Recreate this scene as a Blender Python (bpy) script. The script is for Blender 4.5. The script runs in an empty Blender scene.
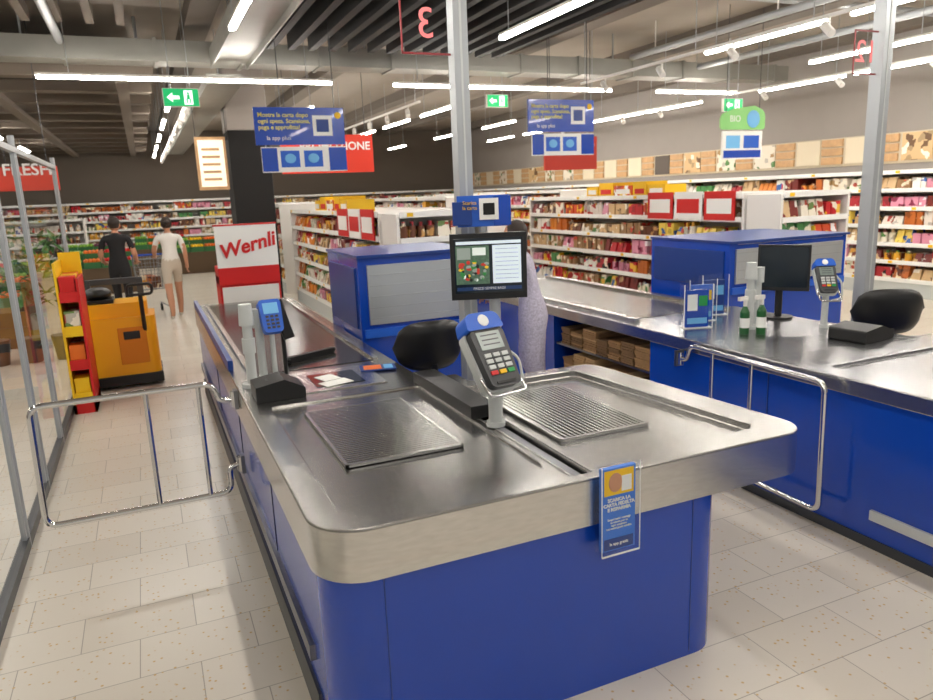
import bpy, bmesh, math, random
from mathutils import Vector, Matrix
random.seed(7)
C = bpy.context
PI = math.pi

# ------------------------------------------------------------ materials
def lin(c):
    return c/12.92 if c <= .04045 else ((c+.055)/1.055)**2.4
def hx(s):
    s = s.lstrip('#')
    return tuple(lin(int(s[i:i+2], 16)/255) for i in (0, 2, 4))
MATS = {}
def mat(name, col='#888888', rough=.5, metal=0., emit=0., noise=0., nscale=40., bump=0., coat=0., spec=.5, stretch=None):
    if name in MATS: return MATS[name]
    m = bpy.data.materials.new(name); m.use_nodes = True
    nt = m.node_tree; b = nt.nodes['Principled BSDF']
    c = hx(col) if isinstance(col, str) else col
    b.inputs['Base Color'].default_value = (*c, 1)
    b.inputs['Roughness'].default_value = rough
    b.inputs['Metallic'].default_value = metal
    b.inputs['Coat Weight'].default_value = coat
    b.inputs['Specular IOR Level'].default_value = spec
    if emit:
        b.inputs['Emission Color'].default_value = (*c, 1)
        b.inputs['Emission Strength'].default_value = emit
    if noise or bump:
        tc = nt.nodes.new('ShaderNodeTexCoord'); n = nt.nodes.new('ShaderNodeTexNoise')
        mp = nt.nodes.new('ShaderNodeMapping')
        if stretch: mp.inputs['Scale'].default_value = stretch
        n.inputs['Scale'].default_value = nscale; n.inputs['Detail'].default_value = 4
        nt.links.new(tc.outputs['Object'], mp.inputs['Vector']); nt.links.new(mp.outputs[0], n.inputs['Vector'])
        if noise:
            mx = nt.nodes.new('ShaderNodeMix'); mx.data_type = 'RGBA'
            mx.inputs[6].default_value = (*[v*(1-noise) for v in c], 1)
            mx.inputs[7].default_value = (*[min(1, v*(1+noise)) for v in c], 1)
            nt.links.new(n.outputs['Fac'], mx.inputs[0]); nt.links.new(mx.outputs[2], b.inputs['Base Color'])
        if bump:
            bp = nt.nodes.new('ShaderNodeBump'); bp.inputs['Strength'].default_value = bump
            bp.inputs['Distance'].default_value = .002
            nt.links.new(n.outputs['Fac'], bp.inputs['Height']); nt.links.new(bp.outputs[0], b.inputs['Normal'])
    MATS[name] = m
    return m
def printed(name, c1, c2, c3, sc=14.):
    """packaging material: base colour with irregular printed blocks"""
    m = bpy.data.materials.new(name); m.use_nodes = True
    nt = m.node_tree; b = nt.nodes['Principled BSDF']; b.inputs['Roughness'].default_value = .35
    tc = nt.nodes.new('ShaderNodeTexCoord'); v = nt.nodes.new('ShaderNodeTexVoronoi'); v.inputs['Scale'].default_value = sc
    v.distance = 'CHEBYCHEV'
    nt.links.new(tc.outputs['Object'], v.inputs['Vector'])
    s = nt.nodes.new('ShaderNodeSeparateColor'); nt.links.new(v.outputs['Color'], s.inputs[0])
    r = nt.nodes.new('ShaderNodeValToRGB'); r.color_ramp.interpolation = 'CONSTANT'
    e = r.color_ramp.elements; e[0].position = 0; e[0].color = (*hx(c1), 1); e[1].position = .64; e[1].color = (*hx(c2), 1)
    k = e.new(.78); k.color = (*hx(c3), 1); k = e.new(.9); k.color = (*[x*.6 for x in hx(c1)], 1)
    nt.links.new(s.outputs[0], r.inputs[0]); nt.links.new(r.outputs[0], b.inputs['Base Color'])
    MATS[name] = m
    return m

def glass_mat(name, tint=(.95, .97, .98), lo=.03, hi=.5):
    m = bpy.data.materials.new(name); m.use_nodes = True
    nt = m.node_tree; nt.nodes.clear()
    o = nt.nodes.new('ShaderNodeOutputMaterial'); t = nt.nodes.new('ShaderNodeBsdfTransparent')
    g = nt.nodes.new('ShaderNodeBsdfGlossy'); mx = nt.nodes.new('ShaderNodeMixShader')
    lw = nt.nodes.new('ShaderNodeLayerWeight'); lw.inputs[0].default_value = .5
    pw = nt.nodes.new('ShaderNodeMath'); pw.operation = 'POWER'; pw.inputs[1].default_value = 4
    ma = nt.nodes.new('ShaderNodeMath'); ma.operation = 'MULTIPLY_ADD'; ma.inputs[1].default_value = hi; ma.inputs[2].default_value = lo
    t.inputs[0].default_value = (*tint, 1); g.inputs['Roughness'].default_value = .03
    nt.links.new(lw.outputs['Facing'], pw.inputs[0]); nt.links.new(pw.outputs[0], ma.inputs[0]); nt.links.new(ma.outputs[0], mx.inputs[0])
    nt.links.new(t.outputs[0], mx.inputs[1]); nt.links.new(g.outputs[0], mx.inputs[2])
    nt.links.new(mx.outputs[0], o.inputs[0])
    MATS[name] = m
    return m

STEEL = mat('brushed_steel', '#a6a4a1', .27, 1., noise=.12, nscale=60, bump=.03)
STEELF = mat('steel_fascia', '#d0cfcc', .25, 1., noise=.16, nscale=6, bump=.03, stretch=(3, 3, 12))
STEELR = mat('steel_lane_top', '#adadaf', .26, 1., noise=.1, nscale=40)
STEELD = mat('dark_steel', '#85868a', .3, 1., noise=.1, nscale=50)
BLUE = mat('blue_laminate', '#0a43ae', .22, noise=.04, nscale=5, coat=.3)
BLUE2 = mat('blue_panel_dark', '#133a86', .35)
CHROME = mat('chrome', '#dcdcdc', .12, 1.)
BLACK = mat('black_plastic', '#121212', .4)
BLACKM = mat('black_matte', '#0d0c0c', .75)
BELT = mat('conveyor_rubber', '#232120', .2, noise=.2, nscale=80)
GREY = mat('grey_metal_paint', '#a9adb0', .35, .3)
LGREY = mat('light_grey_plastic', '#c2c6c4', .4)
DGREY = mat('dark_grey_plastic', '#3b3d40', .4)
WHITE = mat('white_paint', '#e6e3dd', .5)
PAPER = mat('paper_white', '#eeeeea', .6)
SILVER = mat('silver_panel', '#c4c9cb', .3, .7, noise=.06, nscale=3)
RED = mat('red_print', '#cf1a18', .45)
YELLOW = mat('yellow_print', '#f2c20c', .45)
ORANGE = mat('orange_print', '#e8711a', .45)
GREEN = mat('green_print', '#1f9a4a', .45)
LBLUE = mat('bright_blue_print', '#1f5ec8', .4)
SKYB = mat('sky_blue_print', '#6fb5e6', .4)
WOOD = mat('wood_print', '#c29a6c', .5, noise=.3, nscale=12)
STRIP = mat('led_strip', (1., .945, .87), .5, emit=58.)
SCREENW = mat('screen_white', '#c8d4dc', .2, emit=.55)
SCREENK = mat('screen_dark', '#1a2228', .1, emit=.1)
EXITG = mat('exit_green', '#10a860', .4, emit=.9)
EXITW = mat('exit_white', '#f4fff8', .4, emit=1.2)
GLASS = glass_mat('clear_glass')
ACRYL = glass_mat('acrylic', (.96, .98, .99), .03, .6)

# ------------------------------------------------------------ mesh builder
class B:
    def __init__(s, name): s.name = name; s.v = []; s.f = []; s.m = []; s.sm = []; s.slots = []
    def mi(s, m):
        if m not in s.slots: s.slots.append(m)
        return s.slots.index(m)
    def add(s, vs, fs, m, M=None, smooth=False):
        o = len(s.v)
        for p in vs:
            p = Vector(p)
            s.v.append(M @ p if M else p)
        i = s.mi(m)
        for f in fs:
            s.f.append([k+o for k in f]); s.m.append(i); s.sm.append(smooth)
    def box(s, c, d, m, M=None, taper=1.):
        x, y, z = [q/2 for q in d]; c = Vector(c); t = taper
        vs = [c+Vector(p) for p in ((-x, -y, -z), (x, -y, -z), (x, y, -z), (-x, y, -z), (-x*t, -y*t, z), (x*t, -y*t, z), (x*t, y*t, z), (-x*t, y*t, z))]
        s.add(vs, [(3, 2, 1, 0), (4, 5, 6, 7), (0, 1, 5, 4), (1, 2, 6, 5), (2, 3, 7, 6), (3, 0, 4, 7)], m, M)
    def bx(s, x0, x1, y0, y1, z0, z1, m, M=None):
        s.box(((x0+x1)/2, (y0+y1)/2, (z0+z1)/2), (x1-x0, y1-y0, z1-z0), m, M)
    def prism(s, poly, z0, z1, m, M=None, smooth=False):
        n = len(poly)
        vs = [(p[0], p[1], z0) for p in poly]+[(p[0], p[1], z1) for p in poly]
        s.add(vs, [list(range(n))[::-1], list(range(n, 2*n))], m, M)
        s.add(vs, [(i, (i+1) % n, n+(i+1) % n, n+i) for i in range(n)], m, M, smooth)
    def cyl(s, a, b, r, m, r2=None, n=16, M=None, caps=True):
        a = Vector(a); b = Vector(b); r2 = r if r2 is None else r2
        d = (b-a).normalized(); u = d.orthogonal().normalized(); w = d.cross(u)
        vs = []
        for p, q in ((a, r), (b, r2)):
            for i in range(n):
                t = 2*PI*i/n; vs.append(p+u*math.cos(t)*q+w*math.sin(t)*q)
        s.add(vs, [(i, (i+1) % n, n+(i+1) % n, n+i) for i in range(n)], m, M, True)
        if caps: s.add(vs, [list(range(n))[::-1], list(range(n, 2*n))], m, M)
    def tube(s, pts, r, m, n=10, M=None, closed=False):
        pts = [Vector(p) for p in pts]; L = len(pts)
        rr = r if isinstance(r, (list, tuple)) else [r]*L
        vs = []; u = None
        for k, p in enumerate(pts):
            if closed: d = pts[(k+1) % L]-pts[k-1]
            else: d = pts[min(k+1, L-1)]-pts[max(k-1, 0)]
            d.normalize()
            u = d.orthogonal().normalized() if u is None else (u-d*u.dot(d)).normalized()
            w = d.cross(u)
            for i in range(n):
                t = 2*PI*i/n; vs.append(p+(u*math.cos(t)+w*math.sin(t))*rr[k])
        fs = []
        for k in range(L if closed else L-1):
            a = k*n; b = ((k+1) % L)*n
            fs += [(a+i, a+(i+1) % n, b+(i+1) % n, b+i) for i in range(n)]
        s.add(vs, fs, m, M, True)
        if not closed: s.add(vs, [list(range(n))[::-1], list(range((L-1)*n, L*n))], m, M)
    def ell(s, c, r, m, M=None, n=14, k=8):
        c = Vector(c); vs = [c+Vector((0, 0, -r[2]))]
        for j in range(1, k):
            a = -PI/2+PI*j/k
            for i in range(n):
                t = 2*PI*i/n
                vs.append(c+Vector((r[0]*math.cos(a)*math.cos(t), r[1]*math.cos(a)*math.sin(t), r[2]*math.sin(a))))
        vs.append(c+Vector((0, 0, r[2]))); fs = []
        for i in range(n): fs.append((0, 1+(i+1) % n, 1+i))
        for j in range(k-2):
            a = 1+j*n; b = a+n
            fs += [(a+i, a+(i+1) % n, b+(i+1) % n, b+i) for i in range(n)]
        a = 1+(k-2)*n; l = len(vs)-1
        for i in range(n): fs.append((a+i, a+(i+1) % n, l))
        s.add(vs, fs, m, M, True)
    def quad(s, p, m, M=None): s.add(p, [tuple(range(len(p)))], m, M)
    def build(s, loc=(0, 0, 0), rz=0, parent=None, bevel=0, seg=2):
        me = bpy.data.meshes.new(s.name)
        me.from_pydata([tuple(p) for p in s.v], [], s.f)
        for m in s.slots: me.materials.append(m)
        me.polygons.foreach_set('material_index', s.m); me.polygons.foreach_set('use_smooth', s.sm)
        me.update()
        o = bpy.data.objects.new(s.name, me); C.scene.collection.objects.link(o)
        o.location = loc; o.rotation_euler = (0, 0, rz)
        if parent: o.parent = parent
        if bevel:
            b = o.modifiers.new('bevel', 'BEVEL'); b.width = bevel; b.segments = seg; b.limit_method = 'ANGLE'; b.angle_limit = math.radians(40)
        return o
def empty(name, loc=(0, 0, 0), rz=0):
    e = bpy.data.objects.new(name, None); C.scene.collection.objects.link(e); e.location = loc; e.rotation_euler = (0, 0, rz)
    e.empty_display_size = .1
    return e
def text(name, s, loc, size, m, parent=None, rot=(PI/2, 0, 0), shear=0, ext=.0015, align='CENTER', sp=1.0, bold=0):
    cu = bpy.data.curves.new(name, 'FONT'); cu.body = s; cu.size = size; cu.extrude = ext; cu.align_x = align; cu.align_y = 'CENTER'
    cu.shear = shear; cu.resolution_u = 3; cu.space_line = sp; cu.offset = bold
    t = bpy.data.objects.new(name, cu); C.scene.collection.objects.link(t)
    dg = C.evaluated_depsgraph_get(); me = bpy.data.meshes.new_from_object(t.evaluated_get(dg))
    bpy.data.objects.remove(t)
    me.materials.clear(); me.materials.append(m)
    o = bpy.data.objects.new(name, me); C.scene.collection.objects.link(o)
    o.location = loc; o.rotation_euler = rot
    if parent: o.parent = parent
    return o
def rpoly(pts, seg=10):
    out = []; n = len(pts)
    for i in range(n):
        p = Vector(pts[i][:2]); r = pts[i][2] if len(pts[i]) > 2 else 0
        if r <= 0: out.append(tuple(p)); continue
        a = (Vector(pts[i-1][:2])-p).normalized(); b = (Vector(pts[(i+1) % n][:2])-p).normalized()
        ang = a.angle(b); d = r/math.tan(ang/2)
        c = p+(a+b).normalized()*(r/math.sin(ang/2))
        s0 = p+a*d-c; s1 = p+b*d-c
        t0 = math.atan2(s0.y, s0.x); t1 = math.atan2(s1.y, s1.x); dt = (t1-t0+PI) % (2*PI)-PI
        for k in range(seg+1):
            t = t0+dt*k/seg; out.append((c.x+r*math.cos(t), c.y+r*math.sin(t)))
    return out
def fillet3(pts, r, seg=6):
    pts = [Vector(p) for p in pts]; out = [pts[0]]
    for i in range(1, len(pts)-1):
        p = pts[i]; a = (pts[i-1]-p); b = (pts[i+1]-p); q = min(r, a.length*.49, b.length*.49)
        a.normalize(); b.normalize(); s0 = p+a*q; s1 = p+b*q
        for k in range(seg+1):
            t = k/seg; out.append(s0*(1-t)**2+p*2*t*(1-t)+s1*t*t)
    out.append(pts[-1]); return out
def boolcut(o, cutters):
    for c in cutters:
        md = o.modifiers.new('b', 'BOOLEAN'); md.operation = 'DIFFERENCE'; md.solver = 'EXACT'; md.object = c
    dg = C.evaluated_depsgraph_get(); me = bpy.data.meshes.new_from_object(o.evaluated_get(dg))
    o.modifiers.clear(); o.data = me
    for c in cutters: bpy.data.objects.remove(c)

# ------------------------------------------------------------ camera
cd = bpy.data.cameras.new('camera'); cam = bpy.data.objects.new('camera', cd); C.scene.collection.objects.link(cam)
rt = Vector((.9131, -.4057, -.0390)).normalized(); up = Vector((.1219, .1804, .9759)); up = (up-rt*up.dot(rt)).normalized(); bk = rt.cross(up)
M = Matrix(((rt.x, up.x, bk.x, 0), (rt.y, up.y, bk.y, 0), (rt.z, up.z, bk.z, 1.8), (0, 0, 0, 1)))
cam.matrix_world = M
cd.sensor_width = 36; cd.lens = 720/933*36; cd.clip_end = 200
cd.dof.use_dof = True; cd.dof.focus_distance = 3.1; cd.dof.aperture_fstop = 4.0
C.scene.camera = cam
C.scene.view_settings.view_transform = 'Standard'
C.scene.view_settings.exposure = .1
w = bpy.data.worlds.new('world'); C.scene.world = w; w.use_nodes = True
w.node_tree.nodes['Background'].inputs[0].default_value = (1, .98, .95, 1); w.node_tree.nodes['Background'].inputs[1].default_value = .5

# ------------------------------------------------------------ room
def floor_mat():
    m = bpy.data.materials.new('terrazzo_tiles'); m.use_nodes = True; nt = m.node_tree; b = nt.nodes['Principled BSDF']
    g = nt.nodes.new('ShaderNodeTexCoord'); br = nt.nodes.new('ShaderNodeTexBrick')
    nt.links.new(g.outputs['Object'], br.inputs['Vector'])
    br.inputs['Scale'].default_value = 1; br.inputs['Brick Width'].default_value = .45; br.inputs['Row Height'].default_value = .28
    br.inputs['Mortar Size'].default_value = .0024; br.inputs['Mortar Smooth'].default_value = .3
    br.inputs['Color1'].default_value = (*hx('#ddd5c7'), 1); br.inputs['Color2'].default_value = (*hx('#d3cabb'), 1); br.inputs['Mortar'].default_value = (*hx('#a69d8f'), 1)
    v = nt.nodes.new('ShaderNodeTexVoronoi'); v.inputs['Scale'].default_value = 42
    nt.links.new(g.outputs['Object'], v.inputs['Vector'])
    r = nt.nodes.new('ShaderNodeValToRGB'); r.color_ramp.elements[0].position = .16; r.color_ramp.elements[0].color = (1, 1, 1, 1)
    r.color_ramp.elements[1].position = .3; r.color_ramp.elements[1].color = (0, 0, 0, 1)
    nt.links.new(v.outputs['Distance'], r.inputs[0])
    s = nt.nodes.new('ShaderNodeSeparateColor'); nt.links.new(v.outputs['Color'], s.inputs[0])
    gt = nt.nodes.new('ShaderNodeMath'); gt.operation = 'GREATER_THAN'; gt.inputs[1].default_value = .7; nt.links.new(s.outputs[0], gt.inputs[0])
    mu = nt.nodes.new('ShaderNodeMath'); mu.operation = 'MULTIPLY'; nt.links.new(gt.outputs[0], mu.inputs[0]); nt.links.new(r.outputs[0], mu.inputs[1])
    mx = nt.nodes.new('ShaderNodeMix'); mx.data_type = 'RGBA'; nt.links.new(mu.outputs[0], mx.inputs[0]); nt.links.new(br.outputs['Color'], mx.inputs[6])
    mx.inputs[7].default_value = (*hx('#c7a56c'), 1); nt.links.new(mx.outputs[2], b.inputs['Base Color'])
    b.inputs['Roughness'].default_value = .28
    return m
FL = floor_mat()
X0, X1, Y0, Y1, ZC = -7., 11.2, -3., 26., 4.1
f = B('floor'); f.bx(X0, X1, Y0, Y1, -.1, 0, FL); f.build()
CEIL = mat('ceiling_concrete', '#958c81', .85, noise=.1, nscale=2)
CEIL2 = mat('ceiling_beam', '#6b635a', .85, noise=.1, nscale=2)
c = B('ceiling'); c.bx(X0, X1, Y0, Y1, ZC, ZC+.1, CEIL)
for i in range(8): c.bx(-6.6+i*2.45, -6.3+i*2.45, Y0, Y1, ZC-.2, ZC-.001, CEIL2)
c.build()
WG = mat('wall_grey', '#97908a', .8, noise=.05, nscale=3); WD = mat('wall_dark', '#6b6157', .8)
q = B('wall_right'); q.bx(X1, X1+.15, Y0, Y1, 0, ZC, WG); q.build()
q = B('wall_left'); q.bx(X0-.15, X0, Y0, Y1, 0, ZC, WG); q.build()
q = B('wall_back'); q.bx(X0, X1, Y1, Y1+.15, 0, ZC, WD); q.build()
BRB = mat('brown_beam', '#6f6458', .8)
q = B('trim_1'); q.bx(-6.9, .35, 10.4, 25.9, 3.52, 3.6, BLACKM)
for i in range(12): q.bx(-6.9, .35, 10.5+i*1.3, 10.75+i*1.3, 3.38, 3.52, BRB)
for i in range(5): q.bx(-6.5+i*1.6, -6.35+i*1.6, 10.42, 25.8, 3.3, 3.38, BRB)
for x in (-5, -2, .2):
    for y in (10.5, 18, 25): q.cyl((x, y, 3.6), (x, y, ZC), .02, GREY)
q.build()
q = B('ceiling_baffles')
for i in range(13):
    x = 1.55+i*.24; q.bx(x, x+.08, 5.2, 9.0, 3.5, 3.78, BLACKM)
for y in (5.6, 8.4): q.bx(1.5, 4.6, y, y+.05, 3.78, 3.82, BLACKM)
q.bx(1.5, 4.6, 5.2, 9.0, 3.9, 3.92, BLACKM)
for x in (1.7, 4.3):
    for y in (5.62, 8.42): q.cyl((x, y, 3.82), (x, y, ZC), .01, GREY)
q.build()
q = B('ceiling_baffles')
for i in range(16): q.bx(-4.5+i*.3, -4.42+i*.3, 5.0, 9.2, 3.72, 3.85, BRB)
q.bx(-4.5, .1, 6, 6.05, 3.85, 3.88, BLACKM); q.bx(-4.5, .1, 8.4, 8.45, 3.85, 3.88, BLACKM)
for x in (-4, -.2):
    for y in (6.02, 8.42): q.cyl((x, y, 3.87), (x, y, ZC), .01, GREY)
q.build()
DUCT = mat('galvanised_duct', '#97968f', .45, .5, noise=.15, nscale=3)
q = B('ventilation_duct')
q.bx(-6.5, 10.5, 9.75, 10.15, 3.46, 3.70, DUCT)
for i in range(18): q.bx(-6.5+i*.98, -6.46+i*.98, 9.73, 10.17, 3.44, 3.72, DUCT)
for x in (-5, -1, 3, 7, 10): q.cyl((x, 9.95, 3.7), (x, 9.95, ZC), .012, GREY)
q.build()
q = B('air_duct_channel')
q.bx(.98, 1.42, 3.5, 9.7, 3.45, 3.6, DUCT); q.bx(.98, 1.0, 3.5, 9.7, 3.38, 3.45, DUCT); q.bx(1.4, 1.42, 3.5, 9.7, 3.38, 3.45, DUCT)
for y in (4, 7, 9.3): q.cyl((1.2, y, 3.5), (1.2, y, ZC), .01, GREY)
q.build()
q = B('air_duct_channel'); q.bx(.98, 1.42, 10.3, 25, 3.3, 3.42, DUCT)
for y in (11, 17, 24): q.cyl((1.2, y, 3.4), (1.2, y, ZC), .01, GREY)
q.build()
for x0, y0, x1, y1, z in ((-3, 7.2, 10.8, 7.2, 3.98), (-6, 4.9, .8, 4.9, 3.75), (4.9, 4, 4.9, 9.6, 3.75), (7.1, 4, 7.1, 9.6, 3.7), (-.6, 4, -.6, 9.6, 3.62), (5.2, 5.7, 10.8, 5.7, 3.83), (8.4, 3, 8.4, 9.6, 3.6)):
    q = B('ceiling_pipe')
    q.cyl((x0, y0, z), (x1, y1, z), .045, GREY)
    for t in (.1, .5, .9):
        q.cyl((x0+(x1-x0)*t, y0+(y1-y0)*t, z), (x0+(x1-x0)*t, y0+(y1-y0)*t, ZC), .008, WHITE)
    q.build()
def strip(pts, name='linear_ceiling_light'):
    for (xa, ya, xb, yb) in pts:
        q = B(name)
        d = Vector((xb-xa, yb-ya, 0)); L = d.length; mid = ((xa+xb)/2, (ya+yb)/2, 0)
        M_ = Matrix.Translation(mid) @ Matrix.Rotation(math.atan2(d.y, d.x), 4, 'Z')
        q.box((0, 0, 3.245), (L, .045, .03), WHITE, M_); q.box((0, 0, 3.214), (L-.02, .05, .03), STRIP, M_)
        for t in (-.4, .4): q.cyl((t*L, 0, 3.26), (t*L, 0, ZC), .005, GREY, M=M_, n=6)
        q.build()
strip([(-5.5, 9.5, -2., 9.5), (-.88, 9.5, 2.42, 9.5), (3.24, 9.55, 6.73, 9.6), (7.58, 9.6, 9.2, 9.6)])
for X, ys in ((.88, [-1.6, 1.1, 3.0, 5.6]), (3.33, [-1.2, 1.2, 3.0, 4.95]), (6.0, [-1., 1.6, 3.3, 5.15]), (7.89, [1, 3.4, 5.4]), (9.45, [2.5, 4.3, 6, 7.75, 10.7, 12.4, 14.1, 15.8, 18]),
              (5.0, [11.6, 13.9, 16.2, 18.5, 21]), (7.4, [11.2, 14, 17, 21]), (.55, [11, 14, 17, 20, 23]), (2.7, [12, 15, 18, 21]), (-2.4, [-1, 2, 5, 7.4, 12, 16, 20]), (-5, [1, 5, 8, 13, 18, 22])):
    strip([(X, y, X, y+(1.1 if X == .88 and y > 5 else 1.6)) for y in ys])
for (x, ya, yb, n) in ((.75, 10.4, 24, 14), (8.75, 4, 9.2, 4), (8.75, 10.4, 16, 5), (4.0, 10.6, 20, 9), (5.55, 4.2, 8.6, 4)):
    q = B('track_spotlights')
    q.bx(x-.015, x+.015, ya, yb, 3.13, 3.16, WHITE)
    for t in (0.02, .5, .98): q.cyl((x, ya+(yb-ya)*t, 3.16), (x, ya+(yb-ya)*t, ZC), .005, GREY, n=6)
    for i in range(n):
        y = ya+(i+.5)*(yb-ya)/n
        q.cyl((x, y, 3.13), (x, y, 3.06), .012, WHITE, n=8); q.cyl((x, y+.05, 3.08), (x-.03, y-.06, 2.99), .036, WHITE, n=12)
    q.build()

# ------------------------------------------------------------ main checkout counter
def grille(name, x0, x1, y0, y1, z, parent, along='x'):
    g = B(name); g.bx(x0, x1, y0, y1, z-.012, z-.009, BLACKM)
    fr = .012
    for a in ((x0, x1, y0, y0+fr), (x0, x1, y1-fr, y1), (x0, x0+fr, y0, y1), (x1-fr, x1, y0, y1)): g.bx(*a, z-.012, z+.002, STEELF)
    n = int(((y1-y0) if along == 'x' else (x1-x0))/.021)
    for i in range(1, n):
        if along == 'x':
            y = y0+(y1-y0)*i/n; g.bx(x0+fr, x1-fr, y-.0055, y+.0055, z-.009, z, STEELF)
        else:
            x = x0+(x1-x0)*i/n; g.bx(x-.0055, x+.0055, y0+fr, y1-fr, z-.009, z, STEELF)
    return g.build(parent=parent)

P = empty('checkout_counter')
T = .835; TB = .66
st = B('steel_top')
st.prism(rpoly([(.35, 1.94, .17), (2.33, 1.94, .13), (2.2, 3.33, .08), (1.46, 3.33, .03), (1.46, 3.52, .02), (1.27, 3.52, .02), (1.27, 7.3, .03), (.35, 7.3, .05)]), TB, T, STEEL)
so = st.build(parent=P)
cuts = []
for poly, dep in ((rpoly([(1.345, 2.06, .04), (2.16, 2.06, .06), (2.04, 3.24, .04), (1.345, 3.24, .03)], 5), .032),
                  (rpoly([(.45, 2.1, .05), (1.2, 2.1, .04), (1.2, 3.4, .03), (.45, 3.4, .03)], 5), .01),
                  (rpoly([(1.245, 1.99, .01), (1.305, 1.99, .01), (1.305, 3.25, .01), (1.245, 3.25, .01)], 2), .045)):
    k = B('cut'); k.prism(poly, T-dep, T+.1, STEEL); cuts.append(k.build())
boolcut(so, cuts)
bv = so.modifiers.new('bevel', 'BEVEL'); bv.width = .007; bv.segments = 3; bv.limit_method = 'ANGLE'; bv.angle_limit = math.radians(50)
fs = B('steel_fascia')
def band(poly_pts, off, z0, z1, b, m):
    pts = poly_pts; n = len(pts); vs = []
    for z in (z0, z1):
        for i in range(n):
            p = Vector(pts[i]); a = Vector(pts[max(i-1, 0)]); c_ = Vector(pts[min(i+1, n-1)]); d = (c_-a).normalized()
            vs.append((p.x+d.y*off, p.y-d.x*off, z))
    b.add(vs, [(i, i+1, n+i+1, n+i) for i in range(n-1)], m, None, True)
full = rpoly([(.35, 7.25), (.35, 1.94, .17), (2.33, 1.94, .13), (2.205, 3.25)])
band(full, .0015, TB+.002, T-.008, fs, STEELF); fs.build(parent=P)
bd = B('blue_body')
bd.prism(rpoly([(.365, 1.955, .16), (1.91, 1.955, .13), (1.86, 3.25, .03), (1.25, 3.25, .02), (1.25, 7.25), (.365, 7.25)]), .0, TB-.001, BLUE, smooth=True)
bd.bx(.353, .365, 2.2, 7.2, .0, .14, DGREY); bd.bx(.345, .366, 2.25, 7.2, .24, .30, STEELD)
for y in (3.0, 4.1, 5.4): bd.bx(.362, .366, y, y+.006, .3, TB, BLACKM)
bd.bx(.54, .544, 1.9535, 1.956, .02, TB-.004, BLUE2); bd.bx(1.74, 1.744, 1.9535, 1.956, .02, TB-.004, BLUE2)
bo = bd.build(parent=P)
for p_ in bo.data.polygons:
    if abs(p_.normal.z) > .5: p_.use_smooth = False
bo.data.set_sharp_from_angle(angle=math.radians(35))
bt = B('conveyor_belt'); bt.bx(.47, 1.16, 4.1, 7.15, T, T+.004, BELT); bt.cyl((.47, 4.1, T-.012), (1.16, 4.1, T-.012), .016, BELT)
bt.bx(.44, .47, 4.08, 7.2, T, T+.02, STEELF); bt.bx(1.16, 1.19, 4.08, 7.2, T, T+.02, STEELF)
bt.bx(.35, .38, 4.3, 7.25, T, T+.06, BLUE2); bt.build(parent=P)
grille('roller_grille_1', .57, 1.04, 2.46, 3.22, T+.003, P, 'x')
grille('roller_grille_2', 1.42, 1.85, 2.36, 3.08, T-.018, P, 'y')
dv = B('divider_rail')
dv.bx(1.20, 1.32, 2.74, 3.48, T-.002, T+.055, BLACK); dv.bx(1.255, 1.295, 2.0, 2.74, T-.035, T-.014, STEELD)
dv.bx(1.228, 1.236, 1.99, 3.3, T-.001, T+.004, STEELF); dv.bx(1.314, 1.322, 1.99, 3.3, T-.001, T+.004, STEELF)
dv.build(parent=P, bevel=.01)
sc = B('scanner_plate'); sc.bx(.62, 1.08, 3.55, 4.0, T, T+.006, STEELF); sc.bx(.72, .98, 3.62, 3.9, T+.006, T+.009, SCREENK)
sc.bx(.45, .6, 3.78, 3.98, T, T+.003, PAPER); sc.build(parent=P, bevel=.003)
cap = B('cable_cap'); cap.cyl((2.0, 3.285, T), (2.0, 3.285, T+.004), .03, STEELD); cap.build(parent=P)

q = B('belt_divider_bar'); q.prism([(-.17, -.02), (.17, -.02), (.17, .02), (-.17, .02)], 0, .035, BLACK); q.ell((.17, 0, .02), (.02, .02, .016), BLACK); q.ell((-.17, 0, .02), (.02, .02, .016), BLACK)
q.build(loc=(.85, 4.36, T+.005), rz=.45, bevel=.01)
q = B('price_card'); q.box((0, 0, .003), (.2, .13, .006), BLUE2); q.box((-.03, 0, .0065), (.1, .1, .002), ORANGE); q.box((.06, 0, .0065), (.05, .09, .002), SKYB)
q.build(loc=(1.12, 3.86, T+.007), rz=-.2)
q = B('receipt_paper'); q.box((0, 0, .001), (.16, .1, .002), PAPER); q.box((.02, .12, .001), (.1, .12, .002), PAPER); q.build(loc=(.83, 3.66, T+.0095), rz=.3)

def cabinet(x0, x1, y0, y1, z1, name='cashier_cabin_cabinet'):
    q = B(name); q.bx(x0, x1, y0, y1, 0, z1, BLUE)
    q.bx(x0+.06, x1-.06, y0-.02, y0, .93, z1-.05, SILVER)
    for i in range(5): q.bx(x0+.07, x1-.07, y0-.022, y0-.02, .97+i*.075, .974+i*.075, GREY)
    q.bx(x0-.012, x0, y0+.06, y1-.06, .9, z1-.07, BLUE2)
    q.bx(x0-.01, x1+.01, y0-.03, y1+.01, z1, z1+.02, BLUE2)
    q.bx(x0+.02, x1-.02, y0-.025, y0, .84, .9, LBLUE)
    return q.build(bevel=.008)
cabinet(1.285, 2.15, 4.75, 5.6, 1.39)
cabinet(4.55, 5.95, 4.75, 5.8, 1.28)

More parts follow.
